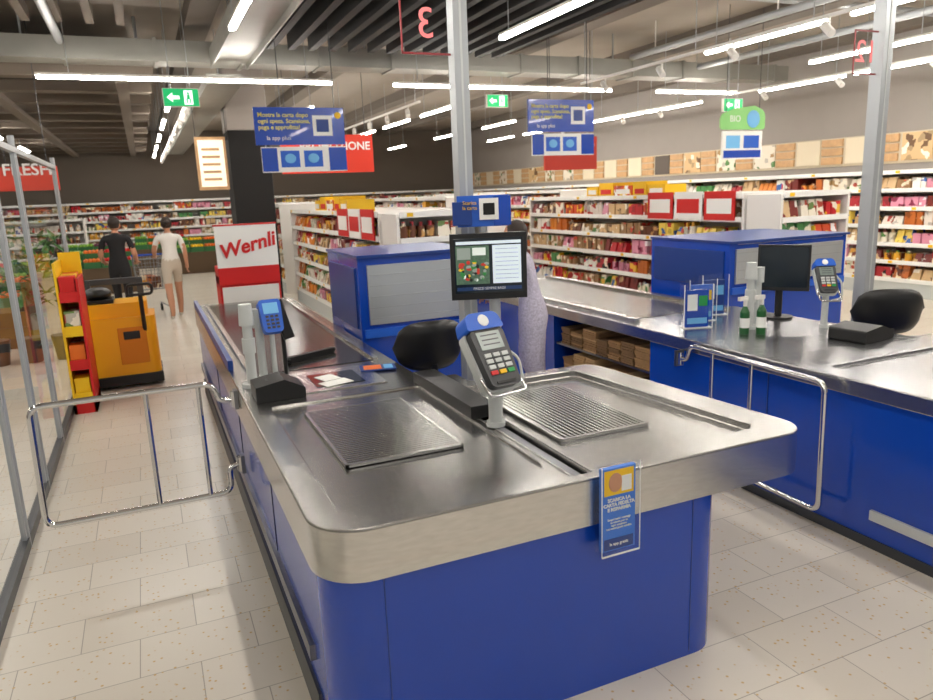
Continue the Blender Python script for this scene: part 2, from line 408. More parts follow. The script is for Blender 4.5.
# ------------------------------------------------------------ cashier chairs
def chair(loc, rz, name='cashier_chair'):
    q = B(name)
    q.cyl((0, 0, .1), (0, 0, .5), .03, CHROME); q.cyl((0, 0, .1), (0, 0, .3), .045, BLACK)
    for i in range(5):
        a = i*2*PI/5; e = (.2*math.cos(a), .2*math.sin(a), .075)
        q.tube([(0, 0, .12), (.1*math.cos(a), .1*math.sin(a), .105), e], [.03, .025, .018], BLACK)
        q.cyl((e[0]-.02*math.sin(a), e[1]+.02*math.cos(a), .035), (e[0]+.02*math.sin(a), e[1]-.02*math.cos(a), .035), .035, BLACK)
    q.ell((0, 0, .55), (.23, .22, .055), BLACK, n=24, k=10)
    q.tube([(0, -.15, .5), (0, -.27, .55), (0, -.28, .8)], .02, BLACK)
    n = 16; mm = 8; vs = []
    for side in (0, 1):
        for j in range(mm+1):
            for i in range(n+1):
                u = -1+2*i/n; v = -1+2*j/mm
                sq = (1-abs(u)**3.2)**.45 if abs(u) < 1 else 0
                x = .225*u; z = .91+.155*v*max(sq, .08)
                th = .035*(max(0, 1-u**4)*max(0, 1-v**4))**.5+.002
                y = -.27+.09*u*u+(-th if side else th)-.02*v
                vs.append((x, y, z))
    fs_ = []; W = n+1; O = W*(mm+1)
    for j in range(mm):
        for i in range(n):
            a = j*W+i; fs_.append((a, a+1, a+W+1, a+W)); fs_.append((O+a, O+a+W, O+a+W+1, O+a+1))
    for i in range(n): fs_.append((i, O+i, O+i+1, i+1)); a = mm*W+i; fs_.append((a, a+1, O+a+1, O+a))
    for j in range(mm): a = j*W; fs_.append((a, a+W, O+a+W, O+a)); a = j*W+n; fs_.append((a, O+a, O+a+W, a+W))
    q.add(vs, fs_, BLACK, None, True)
    return q.build(loc=loc, rz=rz)
chair((1.505, 4.22, 0), -.02)
chair((4.64, 3.42, 0), -.6)

# ------------------------------------------------------------ steel post & number sign
def post(x, y, z0, digit, hw=.04, name='steel_post', sx=-.31):
    q = B(name); q.bx(x-hw, x+hw, y-hw, y+hw, z0, ZC, GREY)
    q.bx(x-.07, x+.07, y-.07, y+.07, z0, z0+.015, GREY)
    q.bx(x-.006, x+.006, y-hw-.003, y-hw, z0+.02, ZC, LGREY)
    q.build(bevel=.006)
    s = B('lane_number_sign'); x2 = x-hw-.003; s.quad([(x+sx, y, 2.49), (x2, y, 2.49), (x2, y, 2.78), (x+sx, y, 2.78)], ACRYL)
    R_ = mat('sign_red', '#8f2c30', .4)
    for a in ((x+sx, x2, 2.49, 2.5), (x+sx, x2, 2.77, 2.78), (x+sx, x+sx+.008, 2.49, 2.78)): s.bx(a[0], a[1], y-.004, y+.004, a[2], a[3], R_)
    so_ = s.build()
    text('digit', digit, (x+sx/2-.02, y, 2.635), .21, mat('sign_pink', '#e87a7a', .5, emit=.4), so_, rot=(PI/2, 0, PI))
post(1.6, 3.64, 0, '3')
post(4.88, 3.72, 0, '12', .048, sx=-.28)

# ------------------------------------------------------------ customer display monitor
P = empty('customer_display_monitor', (1.635, 3.43, 1.415), -.36)
q = B('housing'); q.box((0, 0, 0), (.40, .035, .345), BLACK); q.box((0, .03, 0), (.25, .04, .2), BLACK); q.box((0, -.0185, .005), (.36, .002, .285), SCREENK)
q.build(parent=P, bevel=.008)
q = B('screen_image'); q.box((-.085, -.0202, .01), (.175, .001, .2), mat('leafy', '#4a6450', .3, emit=.35, noise=.9, nscale=60)); q.box((.095, -.0202, .01), (.15, .001, .2), SCREENW)
q.box((0, -.0202, .125), (.34, .001, .016), SCREENW); q.box((0, -.0202, -.115), (.34, .001, .018), mat('screen_navy', '#12305a', .3, emit=.3))
sw = mat('scr_w', '#cfd8d0', .3, emit=.5); sg_ = mat('scr_grey', '#8a948c', .3, emit=.4); sy = mat('scr_y', '#d9b22a', .3, emit=.4); sr = mat('scr_r', '#b03326', .3, emit=.4); sgn = mat('scr_g', '#2f7a3a', .3, emit=.4)
q.box((-.13, -.0208, .07), (.07, .0006, .06), sg_); q.box((-.05, -.0208, .08), (.07, .0006, .04), sw)
for i in range(40): q.ell((-.085+random.uniform(-.075, .075), -.0205, random.uniform(-.075, .03)), (random.uniform(.008, .018), .001, random.uniform(.007, .014)), random.choice([sy, sw, sg_, sr, sgn, sgn, mat('screen_black', '#182018', .3)]), n=8, k=4)
for i in range(8): q.box((.095, -.0208, .09-i*.022), (.12, .0005, .002), mat('scr_line', '#8899aa', .4))
q.build(parent=P)
text('logo', 'PREZZI SEMPRE BASSI', (0, -.021, -.115), .018, PAPER, P)
q = B('bracket'); q.cyl((0, .03, 0), (-.03, .13, .0), .03, GREY); q.cyl((.03, .03, -.15), (.03, .03, -.57), .03, GREY); q.cyl((.03, .03, -.579), (.03, .03, -.565), .05, GREY)
q.build(parent=P)
P = empty('leaflet_holder', (1.635, 3.48, 1.70), -.36)
q = B('leaflets'); q.box((0, 0, 0), (.27, .04, .16), LBLUE); q.box((.03, -.03, .01), (.1, .01, .11), PAPER); q.box((.03, -.036, .01), (.06, .002, .06), BLACKM); q.box((-.11, -.012, -.01), (.1, .05, .12), BLUE2); q.box((.1, -.012, 0), (.09, .04, .15), BLUE)
q.cyl((0, .0, -.11), (0, .0, -.05), .02, GREY)
q.build(parent=P, bevel=.003)
text('caption', 'Scarica\nla carta', (-.07, -.038, .03), .026, YELLOW, P)

# ------------------------------------------------------------ payment terminals
def terminal(loc, rz, h, tilt=1.0, s=1., name='card_payment_terminal'):
    P = empty(name, loc, rz)
    q = B('stand'); q.cyl((0, 0, 0), (0, 0, .02), .042*s, LGREY, n=24); q.cyl((0, 0, .02), (0, 0, h-.05), .031*s, LGREY, n=24); q.cyl((0, 0, h-.07), (0, .02, h), .038*s, BLACK, n=20)
    q.build(parent=P)
    M_ = Matrix.Translation((0, 0, h+.03)) @ Matrix.Rotation(tilt, 4, 'X') @ Matrix.Scale(s, 4)
    d = B('keypad_device')
    d.prism(rpoly([(-.078, -.13, .03), (.078, -.13, .03), (.086, .02, .02), (.092, .15, .035), (-.092, .15, .035), (-.086, .02, .02)], 5), -.02, .028, DGREY, M_)
    d.prism(rpoly([(-.088, -.138, .03), (.088, -.138, .03), (.102, .158, .04), (-.102, .158, .04)], 5), -.06, -.012, LGREY, M_)
    d.box((0, .085, .0295), (.125, .085, .003), mat('lcd', '#7d8a86', .2), M_); d.box((0, .135, .029), (.13, .012, .002), BLACK, M_)
    for k in range(3): d.box((0, .11-k*.022, .0315), (.09, .006, .001), DGREY, M_)
    cols = [RED, YELLOW, GREEN]
    for r in range(4):
        for k in range(3): d.box((-.045+k*.045, .015-r*.027, .031), (.034, .018, .008), LGREY if r < 3 else cols[k], M_)
    d.box((0, -.112, .03), (.1, .012, .006), BLACK, M_)
    d.build(parent=P, bevel=.003)
    e = B('blue_hood'); Mh = M_ @ Matrix.Translation((0, .17, .0))
    e.prism(rpoly([(-.1, -.03, .01), (.1, -.03, .01), (.085, .05, .04), (-.085, .05, .04)], 5), -.06, .035, LBLUE, Mh); e.ell((0, .01, .036), (.03, .03, .004), PAPER, Mh)
    e.build(parent=P, bevel=.004)
    t = B('holder_loop'); t.tube(fillet3([(-.09*s, -.02, h-.03), (-.1*s, -.1, h-.09), (.1*s, -.1, h-.09), (.1*s, 0, h-.02)], .03), .006, CHROME)
    t.tube(fillet3([(.09*s, .02, h+.06), (.14*s, .0, h+.02), (.13*s, -.04, h-.08), (.04*s, -.02, h-.1)], .03), .006, LGREY); t.build(parent=P)
    return P
terminal((1.25, 2.60, T+.005), .2, .25, .98, .94)

P = empty('receipt_printer', (.52, 3.60, T+.001))
q = B('body'); q.prism([(-.12, 0), (.12, 0), (.12, .05), (.02, .1), (-.12, .075)], -.1, .1, BLACK, Matrix.Rotation(PI/2, 4, 'X')); q.box((-.01, -.0, .084), (.1, .06, .008), DGREY)
q.build(parent=P, bevel=.01)
def cluster(loc, rz, dev=True, name='card_reader_stand'):
    P = empty(name, loc, rz)
    q = B('poles'); q.cyl((0, 0, 0), (0, 0, .02), .055, LGREY); q.cyl((0, 0, 0), (0, 0, .42), .026, LGREY); q.cyl((0, 0, .18), (0, 0, .26), .034, LGREY); q.cyl((0, 0, .33), (0, 0, .44), .04, LGREY, r2=.034)
    q.cyl((.075, .06, 0), (.075, .06, .38), .022, LGREY); q.cyl((.075, .06, .3), (.075, .06, .4), .036, LGREY); q.build(parent=P)
    if dev:
        q = B('blue_device'); M_ = Matrix.Translation((.13, 0, .36)) @ Matrix.Rotation(1.15, 4, 'X')
        q.prism(rpoly([(-.05, -.09, .02), (.05, -.09, .02), (.06, .09, .02), (-.06, .09, .02)], 4), -.03, .02, LBLUE, M_); q.box((0, .04, .022), (.08, .06, .003), SKYB, M_)
        for r in range(4):
            for k in range(3): q.box((-.025+k*.025, -.005-r*.02, .023), (.017, .012, .005), DGREY, M_)
        q.cyl((.13, .02, .05), (.13, .02, .34), .014, LGREY); q.box((.13, .01, .02), (.06, .06, .04), BLACK)
        q.build(parent=P, bevel=.003)
        q = B('black_scanner'); M_ = Matrix.Translation((.2, .06, .34)) @ Matrix.Rotation(-.25, 4, 'Y')
        q.prism(rpoly([(-.03, -.03, .01), (.03, -.03, .01), (.03, .03, .01), (-.03, .03, .01)], 3), -.12, .1, BLACK, M_); q.cyl((.2, .06, 0), (.2, .06, .25), .012, BLACK)
        q.build(parent=P, bevel=.006)
cluster((.43, 3.86, T+.001), .1)

P = empty('acrylic_leaflet_holder', (1.37, 1.937, .72), 0)
q = B('case')
for yy in (-.05, -.005): q.quad([(-.078, yy, -.158), (.078, yy, -.158), (.078, yy, .165), (-.078, yy, .165)], ACRYL)
for xx in (-.078, .078): q.quad([(xx, -.05, -.158), (xx, -.005, -.158), (xx, -.005, .165), (xx, -.05, .165)], ACRYL)
q.quad([(-.078, -.05, -.158), (.078, -.05, -.158), (.078, -.005, -.158), (-.078, -.005, -.158)], ACRYL)
for a in ((-.079, -.077), (.077, .079)): q.bx(a[0], a[1], -.052, -.048, -.158, .165, PAPER)
q.bx(-.078, .078, -.052, -.048, -.162, -.157, PAPER)
q.build(parent=P)
q = B('leaflet'); q.bx(-.068, .068, -.036, -.018, -.15, .152, mat('leaflet_blue', '#3a78d8', .5))
q.bx(-.06, .06, -.0375, -.036, .055, .145, YELLOW); q.ell((-.015, -.038, .1), (.028, .003, .035), mat('skin_print', '#c98f6e', .6)); q.bx(.01, .05, -.039, -.0375, .065, .12, PAPER)
q.bx(-.06, .06, -.0375, -.036, -.145, -.105, BLUE2)
q.build(parent=P)
text('headline', 'SCARICA LA\nCARTA FEDELTA\nE RISPARMIA', (0, -.038, .02), .017, PAPER, P, bold=.0004)
text('copy', 'Scopri tutti i vantaggi\nsu misura per te\nogni settimana\nnei nostri punti vendita', (0, -.038, -.05), .011, PAPER, P)
text('foot', 'la app gratis', (0, -.038, -.125), .016, PAPER, P)

# ------------------------------------------------------------ chrome gates
def gate(name, W, z0, z1, loc, rz, ups, flip=False):
    q = B(name); r = .015
    q.tube(fillet3([(0, 0, z1-.1), (.07, 0, z1-.1), (.1, 0, z1), (W, 0, z1), (W+.01, 0, z0), (.06, 0, z0), (.06, 0, z0+.14), (0, 0, z0+.15)], .06), r, CHROME, 12)
    for u in ups: q.tube([(u, 0, z0), (u, 0, z1)], r*.85, CHROME, 10)
    q.cyl((0, 0, z1-.14), (0, 0, z1-.06), .02, CHROME); q.cyl((0, 0, z0+.11), (0, 0, z0+.19), .02, CHROME)
    q.bx(-.02, .0, -.03, .03, z0+.1, z0+.2, STEELD); q.bx(-.02, .0, -.03, .03, z1-.15, z1-.05, STEELD)
    return q.build(loc=loc, rz=rz)
gate('chrome_gate', .93, .27, .88, (.325, 3.86, 0), PI, (.17, .42))
gate('chrome_gate', 1.12, .13, .81, (3.03, 3.56, 0), -PI/2-.04, (.3, .62))

# ------------------------------------------------------------ second counter
P = empty('checkout_counter')
q = B('steel_top'); q.prism(rpoly([(3.06, .5, .15), (5.1, .5, .15), (5.1, 2.85, .05), (4.2, 2.85, .03), (4.2, 7.0, .05), (3.06, 7.0, .05)]), .755, T, STEELR)
so = q.build(parent=P); k = B('cut'); k.prism(rpoly([(3.2, .8, .05), (4.9, .8, .05), (4.9, 2.6, .05), (3.2, 2.6, .05)], 5), T-.02, T+.1, STEEL); boolcut(so, [k.build()])
bv = so.modifiers.new('bevel', 'BEVEL'); bv.width = .006; bv.segments = 2; bv.limit_method = 'ANGLE'; bv.angle_limit = math.radians(50)
q = B('blue_body')
q.bx(3.1, 4.15, .6, 3.95, 0, .754, BLUE); q.bx(3.55, 4.15, 3.95, 5.25, 0, .754, BLUE2); q.bx(3.1, 4.15, 5.25, 6.95, 0, .754, BLUE); q.bx(4.15, 4.95, .6, 2.7, 0, .754, BLUE)
q.bx(3.1, 3.55, 3.95, 5.25, 0, .28, BLUE); q.bx(3.12, 3.55, 3.96, 5.24, .5, .515, STEELD)
for y in (1.9, 2.9): q.bx(3.096, 3.101, y, y+.006, .02, .75, BLUE2)
q.bx(3.082, 3.1, .6, 2.22, .15, .2, LGREY); q.bx(3.09, 3.1, .6, 6.95, 0, .05, DGREY)
q.build(parent=P)
q = B('conveyor_belt'); q.bx(3.2, 4.0, 4.3, 6.85, T, T+.004, mat('conveyor_rubber_grey', '#4b4846', .2, noise=.1, nscale=60)); q.bx(3.15, 3.2, 4.2, 6.95, T, T+.025, STEELF); q.bx(4.0, 4.05, 4.2, 6.95, T, T+.025, STEELF); q.build(parent=P)
BAGM = [mat('kraft_bag', '#a07c52', .8, noise=.3, nscale=20), mat('kraft_bag2', '#7d6040', .8), mat('bag_brown', '#8f6a45', .7), mat('bag_tan', '#bd9a6c', .8)]
q = B('folded_shopping_bags')
for zz in (.28, .516):
    y = 3.98
    while y < 5.1:
        wd = random.uniform(.14, .2); h = random.uniform(.13, .19); m_ = random.choice(BAGM)
        n = int(h/.018)
        for i in range(n): q.bx(3.12+random.uniform(0, .012), 3.45, y+random.uniform(0, .008), y+wd-random.uniform(.01, .02), zz+i*.018+.0005, zz+i*.018+.016, random.choice([m_, m_, random.choice(BAGM)]))
        y += wd
q.build()
P = empty('receipt_printer', (3.92, 2.98, T+.001), .1)
q = B('body'); q.prism([(-.14, 0), (.14, 0), (.14, .05), (.02, .09), (-.14, .07)], -.12, .12, BLACK, Matrix.Rotation(PI/2, 4, 'X')); q.build(parent=P, bevel=.01)
terminal((4.02, 3.33, T+.001), -.5, .28, 1.0, .68)
cluster((3.62, 3.58, T+.001), -.4, False)
q = B('cashier_monitor'); M_ = Matrix.Rotation(-.9, 4, 'Z'); q.box((0, 0, .36), (.34, .04, .32), BLACK, M_); q.box((0, .04, .34), (.2, .05, .18), BLACK, M_); q.box((0, -.021, .365), (.31, .002, .28), SCREENK, M_)
q.cyl((0, .03, 0), (0, .03, .3), .025, BLACK); q.cyl((0, .03, 0), (0, .03, .015), .1, BLACK); q.build(loc=(4.06, 3.72, T+.001), bevel=.008)
for i, (x, y, rz) in enumerate(((3.36, 3.80, -.3), (3.56, 3.98, -.3), (3.8, 4.12, -.3))):
    P = empty('leaflet_dispenser', (x, y, T+.001), rz)
    q = B('case')
    for yy in (-.04, .04): q.quad([(-.1, yy, 0), (.1, yy, 0), (.1, yy, .3), (-.1, yy, .3)], ACRYL)
    for xx in (-.1, .1): q.quad([(xx, -.04, 0), (xx, .04, 0), (xx, .04, .3), (xx, -.04, .3)], ACRYL); q.bx(xx-.002, xx+.002, -.042, -.038, 0, .3, PAPER)
    q.bx(-.1, .1, -.04, .04, 0, .004, PAPER)
    q.build(parent=P)
    q = B('leaflets'); q.bx(-.08, .08, -.02, .0, .006, .26, [BLUE, LBLUE, BLUE2][i]); q.bx(-.07, .0, -.022, -.02, .12, .23, PAPER); q.bx(.01, .07, -.022, -.02, .15, .22, [GREEN, YELLOW, SKYB][i]); q.bx(-.07, .07, -.022, -.02, .03, .07, SKYB); q.build(parent=P)
for (x, y, m_, h_) in ((3.46, 3.46, mat('bottle_green', '#1f5a2c', .3), .14), (3.54, 3.40, mat('bottle_green', '#1f5a2c', .3), .15)):
    q = B('spray_bottle')
    q.cyl((0, 0, 0), (0, 0, h_), .03, m_); q.cyl((0, 0, h_*.3), (0, 0, h_*.75), .0305, PAPER, caps=False); q.cyl((0, 0, h_), (0, 0, h_+.04), .03, m_, r2=.012); q.cyl((0, 0, h_+.04), (0, 0, h_+.08), .012, WHITE); q.box((-.02, 0, h_+.09), (.07, .02, .025), WHITE); q.build(loc=(x, y, T+.001))

# ------------------------------------------------------------ glass partition
q = B('glass_partition')
GX = -.79; YS = [1.0, 2.6, 4.3, 5.2, 6.2, 8.9]
for a, b_ in zip(YS[:-1], YS[1:]): q.quad([(GX, a+.03, .06), (GX, b_-.03, .06), (GX, b_-.03, 2.2), (GX, a+.03, 2.2)], GLASS)
for y in YS: q.cyl((GX, y, 0), (GX, y, 2.32), .022, GREY)
q.bx(GX-.025, GX+.02, YS[0], YS[-1], 0, .06, DGREY); q.bx(GX-.02, GX+.02, YS[0], YS[-1], 2.2, 2.24, GREY)
for a, b_ in zip(YS[:-1], YS[1:]):
    q.bx(GX-.012, GX+.012, a+.02, a+.05, .06, 2.2, GREY); q.bx(GX-.012, GX+.012, b_-.05, b_-.02, .06, 2.2, GREY)
q.build()

# ------------------------------------------------------------ shelves with products
SETS = [('#c4202a', '#f2ead8', '#e8b83c'), ('#d4502a', '#f0cf3a', '#ffffff'), ('#e5a832', '#7a3a1c', '#f2e6c8'), ('#f0d25a', '#c4302a', '#2d5aa0'), ('#7a2a24', '#d9b98c', '#f2efe6'), ('#ece4d2', '#b0402a', '#6a8a4a'), ('#c0682a', '#f0e2c0', '#5b2a18'),
        ('#4a8a4c', '#f0e8d0', '#e0b030'), ('#dc92a8', '#f6eef0', '#8c2a4a'), ('#6b3f28', '#c99a5c', '#ead8b4'), ('#e08a38', '#ffffff', '#a03020'), ('#f4f0e6', '#3a6ab0', '#c4202a'), ('#d2b080', '#6a4a2a', '#f4ecd8'), ('#b02c36', '#e9d8c0', '#1f1f1f'), ('#e2d8c6', '#9c7a4a', '#4a7a3a'), ('#e6dcd0', '#c0392b', '#e0b030'), ('#9a7650', '#e8dcc4', '#c0392b')]
PM = [printed('package_%d' % i, *s_, sc=random.uniform(9, 17)) for i, s_ in enumerate(SETS)]
def shelf(name, L, D, H, levels, loc, rz, double=False, pal=None, base=.25, shelfm=WHITE, fill=.95, extra=None):
    pal = pal or PM
    P = empty(name, loc, rz)
    q = B('frame'); pr = B('products')
    back = D/2-.02 if not double else 0
    q.bx(-L/2, L/2, back-.015, back+.015, 0, H, WHITE); q.bx(-L/2, L/2, -D/2, D/2, 0, base-.02, LGREY)
    sides = (-1, 1) if double else (-1,)
    for x in (-L/2, L/2): q.bx(x-.018, x+.018, -D/2, D/2, 0, H, WHITE)
    nb = max(1, round(L/1.25))
    for i in range(1, nb): q.bx(-L/2+i*L/nb-.01, -L/2+i*L/nb+.01, back-.03, back+.03, 0, H, WHITE)
    sp = (H-base)/levels
    for sd in sides:
        for k in range(levels+1):
            z = base+k*sp
            top = k == levels
            y0 = sd*D/2; y1 = back+(-.015 if sd < 0 else .015)
            a, b_ = min(y0, y1), max(y0, y1)
            q.bx(-L/2+.02, L/2-.02, a, b_, z-.02, z, shelfm); q.bx(-L/2+.02, L/2-.02, y0-.012, y0+.012, z-.04, z+.02, mat('price_rail', '#f0f0ec', .4))
            x = -L/2+.03
            for t in range(int(L/.3)): q.bx(-L/2+.1+t*.3, -L/2+.17+t*.3, y0+sd*.013-.001, y0+sd*.013+.001, z-.03, z+.01, YELLOW if (t*7+k) % 5 == 0 else PAPER)
            if top: continue
            while x < L/2-.15:
                run = random.uniform(.2, .6); m1 = random.choice(pal); m2 = random.choice(PM); wd = random.uniform(.07, .18); ht = random.uniform(.5, .84)*sp; typ = random.random()
                if random.random() > fill: x += run*.4; continue
                xe = min(x+run, L/2-.05)
                while x+wd < xe+.02:
                    hh = ht*random.uniform(.93, 1.0); dd = (b_-a)*.85
                    yf = y0-sd*(.02+random.uniform(0, .03)); cy = yf-sd*dd/2
                    if typ < .5:
                        pr.box((x+wd/2, cy, z+.001+hh/2), (wd*.9, dd, hh), m1)
                    elif typ < .8:
                        pr.box((x+wd/2, cy, z+.001+hh/2), (wd*.92, dd, hh), m1, taper=.82)
                    else:
                        r_ = min(wd*.45, .05)
                        for dy in (1, 3.2): pr.cyl((x+wd/2, yf-sd*r_*dy, z+.001), (x+wd/2, yf-sd*r_*dy, z+hh*.75), r_, m1, n=8)
                        pr.cyl((x+wd/2, yf-sd*r_, z+hh*.75), (x+wd/2, yf-sd*r_, z+hh), r_*.5, m2, n=8)
                    x += wd
                x += .015
    if extra: extra(q, L, D, H)
    q.build(parent=P); pr.build(parent=P)
    return P
def topboxes(q, L, D, H):
    x = L/2-3.4
    for i in range(5):
        w_ = .34+.06*(i % 3); q.bx(x, x+w_-.03, -D/2+.05, -D/2+.42, H+.001, H+.16+.05*(i % 2), YELLOW if i != 2 else PM[1]); q.bx(x+.05, x+w_-.08, -D/2+.045, -D/2+.05, H+.04, H+.11, RED if i % 2 else PAPER); x += w_
    for i in range(3):
        x = L/2-1.75+i*.56; q.bx(x, x+.52, -D/2-.03, -D/2-.014, H-.3, H+.05, RED if i != 1 else PAPER); q.bx(x+.05, x+.47, -D/2-.034, -D/2-.03, H-.22, H-.04, PAPER if i != 1 else RED)
SH = 'supermarket_shelf'
shelf(SH, 5.2, 1.1, 1.6, 5, (2.95, 10.45, 0), -PI/2, True, extra=topboxes)
shelf(SH, 5.2, 1.1, 1.64, 5, (7.05, 9.2, 0), -PI/2, True, extra=topboxes)
shelf(SH, 6.0, 1.1, 1.72, 5, (5.15, 14.2, 0), -PI/2, True)
shelf(SH, 7.0, 1.1, 1.75, 5, (8.3, 16.3, 0), -PI/2, True)
shelf(SH, 6.0, 1.0, 1.7, 5, (2.9, 17.2, 0), -PI/2, True)
shelf('chilled_display_case', 20., .8, 1.85, 6, (10.75, 13.2, 0), -PI/2)
shelf('chilled_display_case', 16., .8, 1.9, 6, (2.8, 25.4, 0), 0)
shelf(SH, 1.05, .5, 1.6, 5, (2.95, 7.5, 0), 0)
shelf(SH, 1.05, .5, 1.64, 5, (7.05, 6.3, 0), 0)
shelf(SH, 5., .6, 1.5, 4, (-3.9, 21.5, 0), .0)
CRM = mat('panel_cream', '#dccfb4', .6)
q = B('wall_crate_panels')
q.bx(X1-.03, X1, 3, 25.5, 1.98, 2.46, mat('beige_band', '#c8baa0', .7))
for i in range(21):
    y = 4+i*1.02
    for z in (2.02, 2.17, 2.32): q.bx(X1-.06, X1-.03, y, y+.42, z, z+.12, WOOD)
    q.bx(X1-.05, X1-.03, y+.46, y+.96, 2.02, 2.44, random.choice([CRM, CRM, PM[14], PM[12], mat('panel_dark', '#5a5048', .6)]))
q.build()

# ------------------------------------------------------------ hanging signs
def hang(q, x0, x1, y, z, zt=None):
    for x in (x0, x1): q.cyl((x, y, z), (x, y, zt or ZC), .005, DGREY, n=6)
def lanesign(x, y, zt, w=.95):
    P = empty('hanging_lane_sign', (x, y, 0))
    q = B('boards'); q.bx(-w/2, w/2, -.015, .015, zt-.38, zt, BLUE); q.bx(w*.14, w*.36, -.017, -.015, zt-.29, zt-.08, PAPER); q.bx(w*.18, w*.32, -.019, -.017, zt-.25, zt-.12, BLUE2)
    q.ell((w*.43, -.018, zt-.08), (.035, .004, .035), YELLOW)
    q.bx(-w*.45, w*.5, -.015, .015, zt-.66, zt-.4, PAPER); q.bx(-w*.45, -w*.28, -.018, -.015, zt-.65, zt-.41, BLUE); q.bx(w*.3, w*.5, -.018, -.015, zt-.65, zt-.41, BLUE)
    for cx in (-.14, .12): q.bx(w*cx-.1, w*cx+.1, -.018, -.015, zt-.61, zt-.44, LBLUE); q.ell((w*cx, -.019, zt-.52), (.06, .004, .05), SKYB)
    hang(q, -w*.2, w*.4, 0, zt); q.bx(-w*.4, -w*.39, -.003, .003, zt-.41, zt-.37, GREY); q.bx(w*.4, w*.41, -.003, .003, zt-.41, zt-.37, GREY); q.build(parent=P)
    text('slogan', 'Mostra la carta dopo\nogni spesa. Scansiona,\npaga e approfitta!', (-w*.46, -.017, zt-.14), .062, mat('pale_yellow', '#e6dc70', .5), P, align='LEFT', bold=.001)
    text('small', 'la app plus', (-w*.38, -.017, zt-.31), .06, PAPER, P, align='LEFT')
    return P
lanesign(1.65, 8.0, 2.74)
lanesign(4.87, 8.0, 2.86, .93)
P = empty('tree_hanging_sign', (7.8, 8.0, 0))
q = B('board'); q.prism(rpoly([(-.4, 2.5, .05), (.4, 2.5, .05), (.4, 2.75, .12), (.2, 2.82, .08), (-.15, 2.78, .1), (-.4, 2.7, .1)], 5), -.015, .015, mat('leaf_print', '#8ccf7a', .5), Matrix.Rotation(PI/2, 4, 'X'))
q.bx(-.36, .36, -.014, .014, 2.1, 2.48, PAPER); q.bx(-.34, .34, -.018, -.015, 2.12, 2.22, BLUE); q.ell((.18, -.018, 2.64), (.12, .005, .12), SKYB); q.bx(-.3, -.05, -.018, -.015, 2.25, 2.42, SKYB); q.bx(.02, .3, -.018, -.015, 2.25, 2.42, LBLUE)
hang(q, -.3, .3, 0, 2.72); q.bx(-.01, .01, -.003, .003, 2.47, 2.51, GREY); q.build(parent=P)
text('t', 'BIO', (-.15, -.02, 2.64), .12, PAPER, P)
ORED = mat('orange_red_board', '#d8371f', .5)
def redsign(x0, x1, y, z0, z1, s, sz, align='CENTER'):
    P = empty('red_promotion_sign', (0, y, 0)); q = B('board'); q.bx(x0, x1, -.02, .02, z0, z1, ORED); hang(q, x0+.1, x1-.1, 0, z1); q.build(parent=P)
    text('word', s, ((x0+x1)/2 if align == 'CENTER' else x1-.04, -.023, (z0+z1)/2+.1), sz, PAPER, P, bold=.003, align=align)
redsign(1.85, 3.16, 10.4, 2.14, 2.66, 'PROMOZIONE', .155, 'RIGHT')
redsign(5.2, 6.05, 9.0, 2.05, 2.5, 'PROMO', .15, 'RIGHT')
redsign(-1.5, -.87, 10.25, 2.02, 2.3, 'FRESH', .19)
def exitsign(x, y, z, w=.38):
    P = empty('emergency_exit_sign', (x, y, z)); q = B('box'); q.box((0, 0, 0), (w, .05, w*.52), WHITE); q.box((0, -.026, 0), (w*.96, .003, w*.48), EXITG)
    q.add([(-.15, -.029, 0), (-.09, -.029, .05), (-.09, -.029, .018), (-.02, -.029, .018), (-.02, -.029, -.018), (-.09, -.029, -.018), (-.09, -.029, -.05)], [tuple(range(7))], EXITW)
    q.bx(.03, .12, -.029, -.0275, -.075, .075, EXITW); q.ell((.075, -.03, .045), (.013, .002, .013), EXITG); q.bx(.06, .09, -.031, -.029, -.02, .03, EXITG); q.bx(.05, .065, -.031, -.029, -.06, -.01, EXITG); q.bx(.085, .1, -.031, -.029, -.06, -.01, EXITG)
    for dx in (-.1, .1): q.cyl((dx, 0, w*.26), (dx, 0, ZC-z), .005, GREY, n=6)
    q.build(parent=P)
exitsign(.56, 9.0, 2.95); exitsign(5.49, 11., 3.22); exitsign(8.55, 9., 2.95)

q = B('black_pillar'); q.bx(1.46, 2.12, 12.9, 13.6, 0, 2.95, BLACKM); q.bx(1.45, 2.14, 12.88, 13.62, 0, .1, BLACKM); q.bx(1.46, 2.12, 12.9, 13.6, 2.95, ZC-.0, WG); q.build(bevel=.01)
q = B('lit_menu_board'); q.bx(.93, 1.41, 12.95, 13.05, 2.0, 2.85, WOOD); q.bx(.97, 1.37, 12.94, 12.95, 2.05, 2.8, mat('menu_light', '#f0e6d4', .5, emit=.5))
for i in range(5): q.bx(1.02, 1.3, 12.935, 12.94, 2.15+i*.12, 2.19+i*.12, WOOD)
hang(q, .95, 1.435, 13.0, 2.84); q.bx(1.40, 1.44, 12.99, 13.01, 2.8, 2.86, DGREY); q.build()

P = empty('confectionery_display_stand', (.9, 7.55, 0))
q = B('stand'); q.bx(-.29, .29, -.18, .2, 0, 1.08, RED); q.bx(-.27, .27, -.2, -.18, .7, .98, WHITE); q.bx(-.29, .29, -.2, -.17, 1.16, 1.58, PAPER); q.bx(-.29, .29, -.205, .2, 1.0, 1.17, RED)
q.bx(-.3, .3, -.205, -.165, 1.57, 1.585, RED)
q.build(parent=P, bevel=.004)
text('brand_word', 'Wernli', (0, -.205, 1.37), .19, RED, P, rot=(PI/2, -.22, 0), shear=.25, ext=.003, bold=.005)

